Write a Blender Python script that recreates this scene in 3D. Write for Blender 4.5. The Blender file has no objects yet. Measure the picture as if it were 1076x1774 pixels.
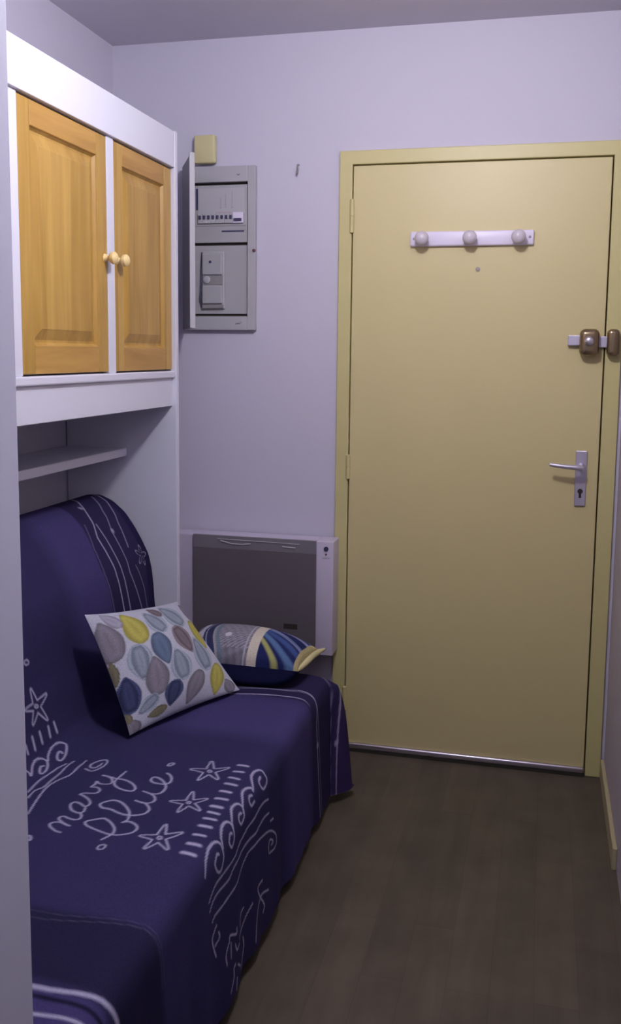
import bpy, bmesh, math, random
import numpy as np
from mathutils import Vector, Matrix, Euler
random.seed(4)
PI = math.pi
scene = bpy.context.scene
COL = scene.collection

# ---------------------------------------------------------------- camera
CAM = (0.653, -3.255, 1.429)
PITCH, YAW, ROLL, FPX, PY = -0.123, 0.239, -0.011, 1644.2, -71.5
cam_data = bpy.data.cameras.new('camera')
cam = bpy.data.objects.new('camera', cam_data); COL.objects.link(cam)
cam.location = CAM
_R = Matrix.Rotation(YAW, 3, 'Z') @ Matrix.Rotation(PITCH, 3, 'X') @ Matrix.Rotation(ROLL, 3, 'Y') @ Matrix.Rotation(PI/2, 3, 'X')
cam.rotation_euler = _R.to_euler()
cam_data.sensor_fit = 'VERTICAL'; cam_data.sensor_height = 24.0
cam_data.lens = 24.0*FPX/1774
cam_data.shift_y = PY/1774
cam_data.clip_start = 0.02
scene.camera = cam

# ---------------------------------------------------------------- light and exposure
world = bpy.data.worlds.new('world'); scene.world = world
world.use_nodes = True
world.node_tree.nodes['Background'].inputs[0].default_value = (0.62, 0.66, 1.0, 1)
world.node_tree.nodes['Background'].inputs[1].default_value = 0.25
def area(name, loc, size, power, color, rot=(0, 0, 0), shape='DISK', size_y=None, spread=PI):
    l = bpy.data.lights.new(name, 'AREA'); l.shape = shape; l.size = size
    if size_y: l.size_y = size_y
    l.energy = power; l.color = color; l.spread = spread
    o = bpy.data.objects.new(name, l); COL.objects.link(o); o.location = loc; o.rotation_euler = rot
    return o
LAMP = (0.36, -1.45, 2.34)
LAMP_R, LAMP_W, LAMP_COL = 0.07, 40.0, (0.955, 0.925, 1.0)      # globe bulb, built with its lamp below
area('room_fill', (0.25, -5.3, 1.5), 1.6, 3, (0.72, 0.74, 1.0), (PI/2, 0, 0), 'RECTANGLE', 1.6)  # added soft bluish fill from behind the camera, no such source seen
scene.view_settings.view_transform = 'Standard'
scene.view_settings.look = 'None'
scene.view_settings.gamma = 1
scene.view_settings.use_curve_mapping = False
scene.view_settings.exposure = 0.0

# ---------------------------------------------------------------- materials
def mat(name, color, rough=0.6, metal=0.0, bump=0.0, bscale=200, vary=0.0, vscale=3.0, spec=0.5, coat=0.0):
    m = bpy.data.materials.new(name); m.use_nodes = True
    nt = m.node_tree; b = nt.nodes['Principled BSDF']
    b.inputs['Base Color'].default_value = (*color, 1)
    b.inputs['Roughness'].default_value = rough; b.inputs['Metallic'].default_value = metal
    b.inputs['Specular IOR Level'].default_value = spec
    b.inputs['Coat Weight'].default_value = coat
    tc = nt.nodes.new('ShaderNodeTexCoord')
    n = nt.nodes.new('ShaderNodeTexNoise'); n.inputs['Scale'].default_value = vscale; n.inputs['Detail'].default_value = 4
    nt.links.new(tc.outputs['Object'], n.inputs['Vector'])
    r = nt.nodes.new('ShaderNodeMapRange'); r.inputs['From Min'].default_value = 0.3; r.inputs['From Max'].default_value = 0.7
    r.inputs['To Min'].default_value = 1-vary; r.inputs['To Max'].default_value = 1+vary
    nt.links.new(n.outputs['Fac'], r.inputs['Value'])
    mx = nt.nodes.new('ShaderNodeVectorMath'); mx.operation = 'SCALE'; mx.inputs[0].default_value = color
    nt.links.new(r.outputs[0], mx.inputs['Scale']); nt.links.new(mx.outputs[0], b.inputs['Base Color'])
    if bump:
        n2 = nt.nodes.new('ShaderNodeTexNoise'); n2.inputs['Scale'].default_value = bscale; n2.inputs['Detail'].default_value = 3
        nt.links.new(tc.outputs['Object'], n2.inputs['Vector'])
        bp = nt.nodes.new('ShaderNodeBump'); bp.inputs['Strength'].default_value = bump; bp.inputs['Distance'].default_value = 0.002
        nt.links.new(n2.outputs['Fac'], bp.inputs['Height']); nt.links.new(bp.outputs[0], b.inputs['Normal'])
    return m
def wood(name, c1, c2, axis=2, knots=True, rough=0.38):
    m = bpy.data.materials.new(name); m.use_nodes = True
    nt = m.node_tree; b = nt.nodes['Principled BSDF']; L = nt.links
    tc = nt.nodes.new('ShaderNodeTexCoord'); mp = nt.nodes.new('ShaderNodeMapping')
    sc = [26, 26, 26]; sc[axis] = 2.2; mp.inputs['Scale'].default_value = sc
    L.new(tc.outputs['Object'], mp.inputs[0])
    n = nt.nodes.new('ShaderNodeTexNoise'); n.inputs['Scale'].default_value = 1.0; n.inputs['Detail'].default_value = 5; n.inputs['Distortion'].default_value = 0.9
    L.new(mp.outputs[0], n.inputs['Vector'])
    mp2 = nt.nodes.new('ShaderNodeMapping'); s2 = [9, 9, 9]; s2[axis] = 0.4; mp2.inputs['Scale'].default_value = s2
    L.new(tc.outputs['Object'], mp2.inputs[0])
    n2 = nt.nodes.new('ShaderNodeTexVoronoi'); n2.feature = 'F1'; n2.inputs['Scale'].default_value = 1.0
    L.new(mp2.outputs[0], n2.inputs['Vector'])
    ad = nt.nodes.new('ShaderNodeMath'); ad.operation = 'MULTIPLY_ADD'; ad.inputs[1].default_value = 0.35
    sp = nt.nodes.new('ShaderNodeSeparateColor'); L.new(n2.outputs['Color'], sp.inputs[0])
    L.new(sp.outputs[0], ad.inputs[0]); L.new(n.outputs['Fac'], ad.inputs[2])
    cr = nt.nodes.new('ShaderNodeValToRGB'); cr.color_ramp.elements[0].position = 0.35; cr.color_ramp.elements[1].position = 0.95
    cr.color_ramp.elements[0].color = (*c1, 1); cr.color_ramp.elements[1].color = (*c2, 1)
    L.new(ad.outputs[0], cr.inputs[0]); L.new(cr.outputs[0], b.inputs['Base Color'])
    b.inputs['Roughness'].default_value = rough
    bp = nt.nodes.new('ShaderNodeBump'); bp.inputs['Strength'].default_value = 0.15; bp.inputs['Distance'].default_value = 0.001
    L.new(n.outputs['Fac'], bp.inputs['Height']); L.new(bp.outputs[0], b.inputs['Normal'])
    return m
def floor_mat():
    m = bpy.data.materials.new('laminate_floor'); m.use_nodes = True
    nt = m.node_tree; b = nt.nodes['Principled BSDF']; L = nt.links
    tc = nt.nodes.new('ShaderNodeTexCoord'); mp = nt.nodes.new('ShaderNodeMapping'); mp.inputs['Rotation'].default_value = (0, 0, PI/2)
    L.new(tc.outputs['Object'], mp.inputs[0])
    br = nt.nodes.new('ShaderNodeTexBrick'); br.offset = 0.37; br.inputs['Scale'].default_value = 1
    br.inputs['Brick Width'].default_value = 0.62; br.inputs['Row Height'].default_value = 0.098
    br.inputs['Mortar Size'].default_value = 0.0012; br.inputs['Mortar Smooth'].default_value = 0.6
    br.inputs['Color1'].default_value = (0.084, 0.068, 0.049, 1); br.inputs['Color2'].default_value = (0.104, 0.083, 0.059, 1)
    br.inputs['Mortar'].default_value = (0.076, 0.060, 0.043, 1); br.inputs['Bias'].default_value = -0.1
    L.new(mp.outputs[0], br.inputs['Vector'])
    m2 = nt.nodes.new('ShaderNodeMapping'); m2.inputs['Scale'].default_value = (16, 1.6, 1); L.new(tc.outputs['Object'], m2.inputs[0])
    n = nt.nodes.new('ShaderNodeTexNoise'); n.inputs['Scale'].default_value = 1.3; n.inputs['Detail'].default_value = 6; n.inputs['Distortion'].default_value = 0.7
    L.new(m2.outputs[0], n.inputs['Vector'])
    r = nt.nodes.new('ShaderNodeMapRange'); r.inputs['From Min'].default_value = 0.3; r.inputs['From Max'].default_value = 0.7
    r.inputs['To Min'].default_value = 0.88; r.inputs['To Max'].default_value = 1.12; L.new(n.outputs['Fac'], r.inputs['Value'])
    s = nt.nodes.new('ShaderNodeVectorMath'); s.operation = 'SCALE'; L.new(br.outputs['Color'], s.inputs[0]); L.new(r.outputs[0], s.inputs['Scale'])
    n3 = nt.nodes.new('ShaderNodeTexNoise'); n3.inputs['Scale'].default_value = 7; n3.inputs['Detail'].default_value = 4
    L.new(tc.outputs['Object'], n3.inputs['Vector'])
    r3 = nt.nodes.new('ShaderNodeMapRange'); r3.inputs['From Min'].default_value = 0.3; r3.inputs['From Max'].default_value = 0.7
    r3.inputs['To Min'].default_value = 0.86; r3.inputs['To Max'].default_value = 1.16; L.new(n3.outputs['Fac'], r3.inputs['Value'])
    s3 = nt.nodes.new('ShaderNodeVectorMath'); s3.operation = 'SCALE'; L.new(s.outputs[0], s3.inputs[0]); L.new(r3.outputs[0], s3.inputs['Scale'])
    L.new(s3.outputs[0], b.inputs['Base Color'])
    b.inputs['Roughness'].default_value = 0.55; b.inputs['Specular IOR Level'].default_value = 0.3
    return m
def attr_fabric(name, rough=0.92, weave=420, sheen=0.0):
    m = bpy.data.materials.new(name); m.use_nodes = True
    nt = m.node_tree; b = nt.nodes['Principled BSDF']; L = nt.links
    a = nt.nodes.new('ShaderNodeAttribute'); a.attribute_name = 'print'
    tc = nt.nodes.new('ShaderNodeTexCoord')
    n = nt.nodes.new('ShaderNodeTexNoise'); n.inputs['Scale'].default_value = weave; n.inputs['Detail'].default_value = 2
    L.new(tc.outputs['Object'], n.inputs['Vector'])
    r = nt.nodes.new('ShaderNodeMapRange'); r.inputs['From Min'].default_value = 0.3; r.inputs['From Max'].default_value = 0.7
    r.inputs['To Min'].default_value = 0.86; r.inputs['To Max'].default_value = 1.14; L.new(n.outputs['Fac'], r.inputs['Value'])
    s = nt.nodes.new('ShaderNodeVectorMath'); s.operation = 'SCALE'; L.new(a.outputs['Color'], s.inputs[0]); L.new(r.outputs[0], s.inputs['Scale'])
    L.new(s.outputs[0], b.inputs['Base Color'])
    b.inputs['Roughness'].default_value = rough; b.inputs['Specular IOR Level'].default_value = 0.08
    b.inputs['Sheen Weight'].default_value = sheen; b.inputs['Sheen Tint'].default_value = (0.5, 0.5, 0.9, 1)
    return m

M = dict(
    wall=mat('white_wall_paint', (0.60, 0.58, 0.685), 0.75, bump=0.12, bscale=90),
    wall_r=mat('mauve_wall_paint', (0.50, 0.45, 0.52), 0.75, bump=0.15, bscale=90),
    ceil=mat('ceiling_paint', (0.56, 0.545, 0.61), 0.6, bump=0.1, bscale=60),
    part=mat('partition_paint', (0.62, 0.63, 0.75), 0.7, bump=0.1, bscale=90),
    floor=floor_mat(),
    yellow=mat('yellow_gloss_paint', (0.635, 0.55, 0.275), 0.42, bump=0.12, bscale=55, vary=0.015, vscale=2),
    yellow_frame=mat('yellow_frame_paint', (0.60, 0.54, 0.25), 0.42, bump=0.1, bscale=55),
    unit=mat('white_lacquer', (0.72, 0.725, 0.82), 0.4),
    pine=wood('varnished_pine', (0.36, 0.200, 0.035), (0.56, 0.345, 0.085)),
    pine_h=wood('varnished_pine_rail', (0.35, 0.18, 0.032), (0.54, 0.31, 0.078), axis=1),
    knob=mat('pale_wood_knob', (0.86, 0.66, 0.30), 0.35),
    cover_edge=mat('cover_edge_plastic', (0.50, 0.49, 0.52), 0.5),
    dark=mat('dark_gap', (0.03, 0.025, 0.02), 0.8),
    gap=mat('brown_gap', (0.14, 0.10, 0.045), 0.8),
    white=mat('white_plastic', (0.80, 0.74, 0.90), 0.35),
    porcelain=mat('white_knob', (0.62, 0.56, 0.62), 0.3),
    steel=mat('brushed_aluminium', (0.62, 0.58, 0.66), 0.3, 0.9),
    alu=mat('satin_aluminium', (0.60, 0.56, 0.68), 0.42, 0.7),
    bronze=mat('bronze_lock', (0.26, 0.19, 0.11), 0.27, 0.75, coat=0.3),
    cream=mat('cream_plastic', (0.62, 0.57, 0.30), 0.5),
    grey=mat('grey_plastic', (0.44, 0.435, 0.465), 0.5),
    grey_l=mat('light_grey_plastic', (0.41, 0.405, 0.43), 0.5),
    grey_d=mat('dark_grey_plastic', (0.27, 0.26, 0.27), 0.5),
    label=mat('paper_label', (0.47, 0.465, 0.50), 0.7),
    ink=mat('dark_blue_plastic', (0.055, 0.05, 0.12), 0.5),
    red=mat('dark_red_plastic', (0.12, 0.02, 0.04), 0.4),
    pinkink=mat('pink_ink', (0.45, 0.33, 0.38), 0.7),
    greyink=mat('grey_ink', (0.33, 0.31, 0.37), 0.7),
    glass=mat('smoked_heater_panel', (0.135, 0.118, 0.135), 0.32),
    glass_t=mat('heater_top_band', (0.20, 0.185, 0.215), 0.32),
    heater=mat('heater_white', (0.60, 0.55, 0.68), 0.4),
    throw=attr_fabric('printed_cotton_throw', 0.95, 380, 0.0),
    cushion=attr_fabric('printed_cushion_cotton', 0.9, 300, 0.0),
    navy=mat('navy_fabric', (0.012, 0.013, 0.05), 0.95),
    foam=mat('mattress_ticking', (0.25, 0.25, 0.32), 0.9),
    frame=mat('black_metal', (0.03, 0.03, 0.035), 0.5, 0.3),
    base=mat('cream_skirting', (0.46, 0.40, 0.24), 0.45),
    dull=mat('dull_metal', (0.36, 0.32, 0.30), 0.6, 0.2),
    shade=mat('opal_lamp_shade', (0.8, 0.8, 0.8), 0.4),
)

# ---------------------------------------------------------------- builders
class MB:
    def __init__(s): s.bm = bmesh.new(); s.mi = 0; s.done = s.bm.faces.layers.int.new('done')
    def _fin(s, n0):
        for f in s.bm.faces:
            if not f[s.done]: f.material_index = s.mi; f[s.done] = 1
        return s
    def box(s, x0, x1, y0, y1, z0, z1, bev=0.0, seg=2):
        n0 = len(s.bm.faces)
        r = bmesh.ops.create_cube(s.bm, size=1.0)
        vs = r['verts']
        for v in vs:
            v.co = Vector((x0 + (v.co.x+.5)*(x1-x0), y0 + (v.co.y+.5)*(y1-y0), z0 + (v.co.z+.5)*(z1-z0)))
        if bev:
            es = list({e for v in vs for e in v.link_edges})
            bmesh.ops.bevel(s.bm, geom=es, offset=bev, segments=seg, affect='EDGES', profile=0.5)
        return s._fin(n0)
    def lathe(s, prof, center, axis='y', n=28, sgn=1, sx=1.0, sz=1.0):
        # prof: list of (distance along axis, radius)
        n0 = len(s.bm.faces); rings = []
        for d, r in prof:
            ring = []
            for k in range(n):
                a = 2*PI*k/n; p, q = max(r, 1e-5)*math.cos(a)*sx, max(r, 1e-5)*math.sin(a)*sz
                if axis == 'y': co = (p, sgn*d, q)
                elif axis == 'x': co = (sgn*d, p, q)
                else: co = (p, q, sgn*d)
                ring.append(s.bm.verts.new(Vector(co)+Vector(center)))
            rings.append(ring)
        for a, b in zip(rings, rings[1:]):
            for k in range(n): s.bm.faces.new((a[k], a[(k+1) % n], b[(k+1) % n], b[k]))
        s.bm.faces.new(rings[0]); s.bm.faces.new(rings[-1])
        return s._fin(n0)
    def tube(s, pts, r, n=12):
        n0 = len(s.bm.faces); pts = [Vector(p) for p in pts]; rings = []
        rr = r if isinstance(r, (list, tuple)) else [r]*len(pts)
        up = Vector((0.13, 0.21, 0.97)).normalized()
        for i, p in enumerate(pts):
            t = (pts[min(i+1, len(pts)-1)]-pts[max(i-1, 0)]).normalized()
            if abs(t.dot(up)) > 0.95: up = Vector((1, 0.1, 0)).normalized()
            u = t.cross(up).normalized(); w = t.cross(u)
            rings.append([s.bm.verts.new(p + rr[i]*(u*math.cos(2*PI*k/n)+w*math.sin(2*PI*k/n))) for k in range(n)])
        for a, b in zip(rings, rings[1:]):
            for k in range(n): s.bm.faces.new((a[k], a[(k+1) % n], b[(k+1) % n], b[k]))
        s.bm.faces.new(rings[0]); s.bm.faces.new(rings[-1])
        return s._fin(n0)
    def build(s, name, mats, parent=None, smooth=False, angle=40, mtx=None):
        bmesh.ops.recalc_face_normals(s.bm, faces=s.bm.faces)
        s.bm.faces.layers.int.remove(s.done)
        if mtx: s.bm.transform(mtx)
        if parent is not None: s.bm.transform(Matrix.Translation(-Vector(ROOT[parent.name])))
        me = bpy.data.meshes.new(name); s.bm.to_mesh(me); s.bm.free()
        for m in (mats if isinstance(mats, (list, tuple)) else [mats]): me.materials.append(m)
        if smooth:
            me.shade_smooth()
            me.set_sharp_from_angle(angle=math.radians(angle))
        o = bpy.data.objects.new(name, me); COL.objects.link(o)
        if parent is not None:
            o.parent = parent; ROOT[o.name] = ROOT[parent.name]
        return o
ROOT = {}
def thing(name, label, cat, loc, group=None):
    o = bpy.data.objects.new(name, None); COL.objects.link(o); o.location = loc; o.empty_display_size = 0.05
    o['label'] = label; o['category'] = cat
    if group: o['group'] = group
    ROOT[o.name] = loc
    return o
def tag(o, label, cat, group=None):
    o['label'] = label; o['category'] = cat
    if group: o['group'] = group
    return o
def struct(mb, name, m, parent=None, **k):
    o = mb.build(name, m, parent, **k)
    if parent is None: o['kind'] = 'structure'
    ROOT[o.name] = (0, 0, 0)
    return o
def grid_mesh(name, P, colr, mats, parent=None, wrap=False):
    """P: (n,m,3) vertex grid, colr: (n,m,3) linear colours kept as the printed pattern"""
    n, m = P.shape[:2]
    off = np.array(ROOT[parent.name]) if parent is not None else np.zeros(3)
    idx = np.arange(n*m).reshape(n, m)
    q = np.stack([idx[:-1, :-1], idx[1:, :-1], idx[1:, 1:], idx[:-1, 1:]], -1).reshape(-1, 4)
    me = bpy.data.meshes.new(name)
    me.vertices.add(n*m); me.vertices.foreach_set('co', (P-off).astype(np.float32).reshape(-1))
    me.loops.add(len(q)*4); me.loops.foreach_set('vertex_index', q.astype(np.int32).reshape(-1))
    me.polygons.add(len(q)); me.polygons.foreach_set('loop_start', np.arange(0, len(q)*4, 4, dtype=np.int32))
    me.polygons.foreach_set('loop_total', np.full(len(q), 4, dtype=np.int32))
    me.update(calc_edges=True)
    a = me.color_attributes.new('print', 'FLOAT_COLOR', 'POINT')
    a.data.foreach_set('color', np.concatenate([colr, np.ones((n, m, 1))], -1).astype(np.float32).reshape(-1))
    me.materials.append(mats); me.shade_smooth(); me.validate()
    o = bpy.data.objects.new(name, me); COL.objects.link(o)
    if parent is not None: o.parent = parent; ROOT[o.name] = ROOT[parent.name]
    return o

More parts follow.
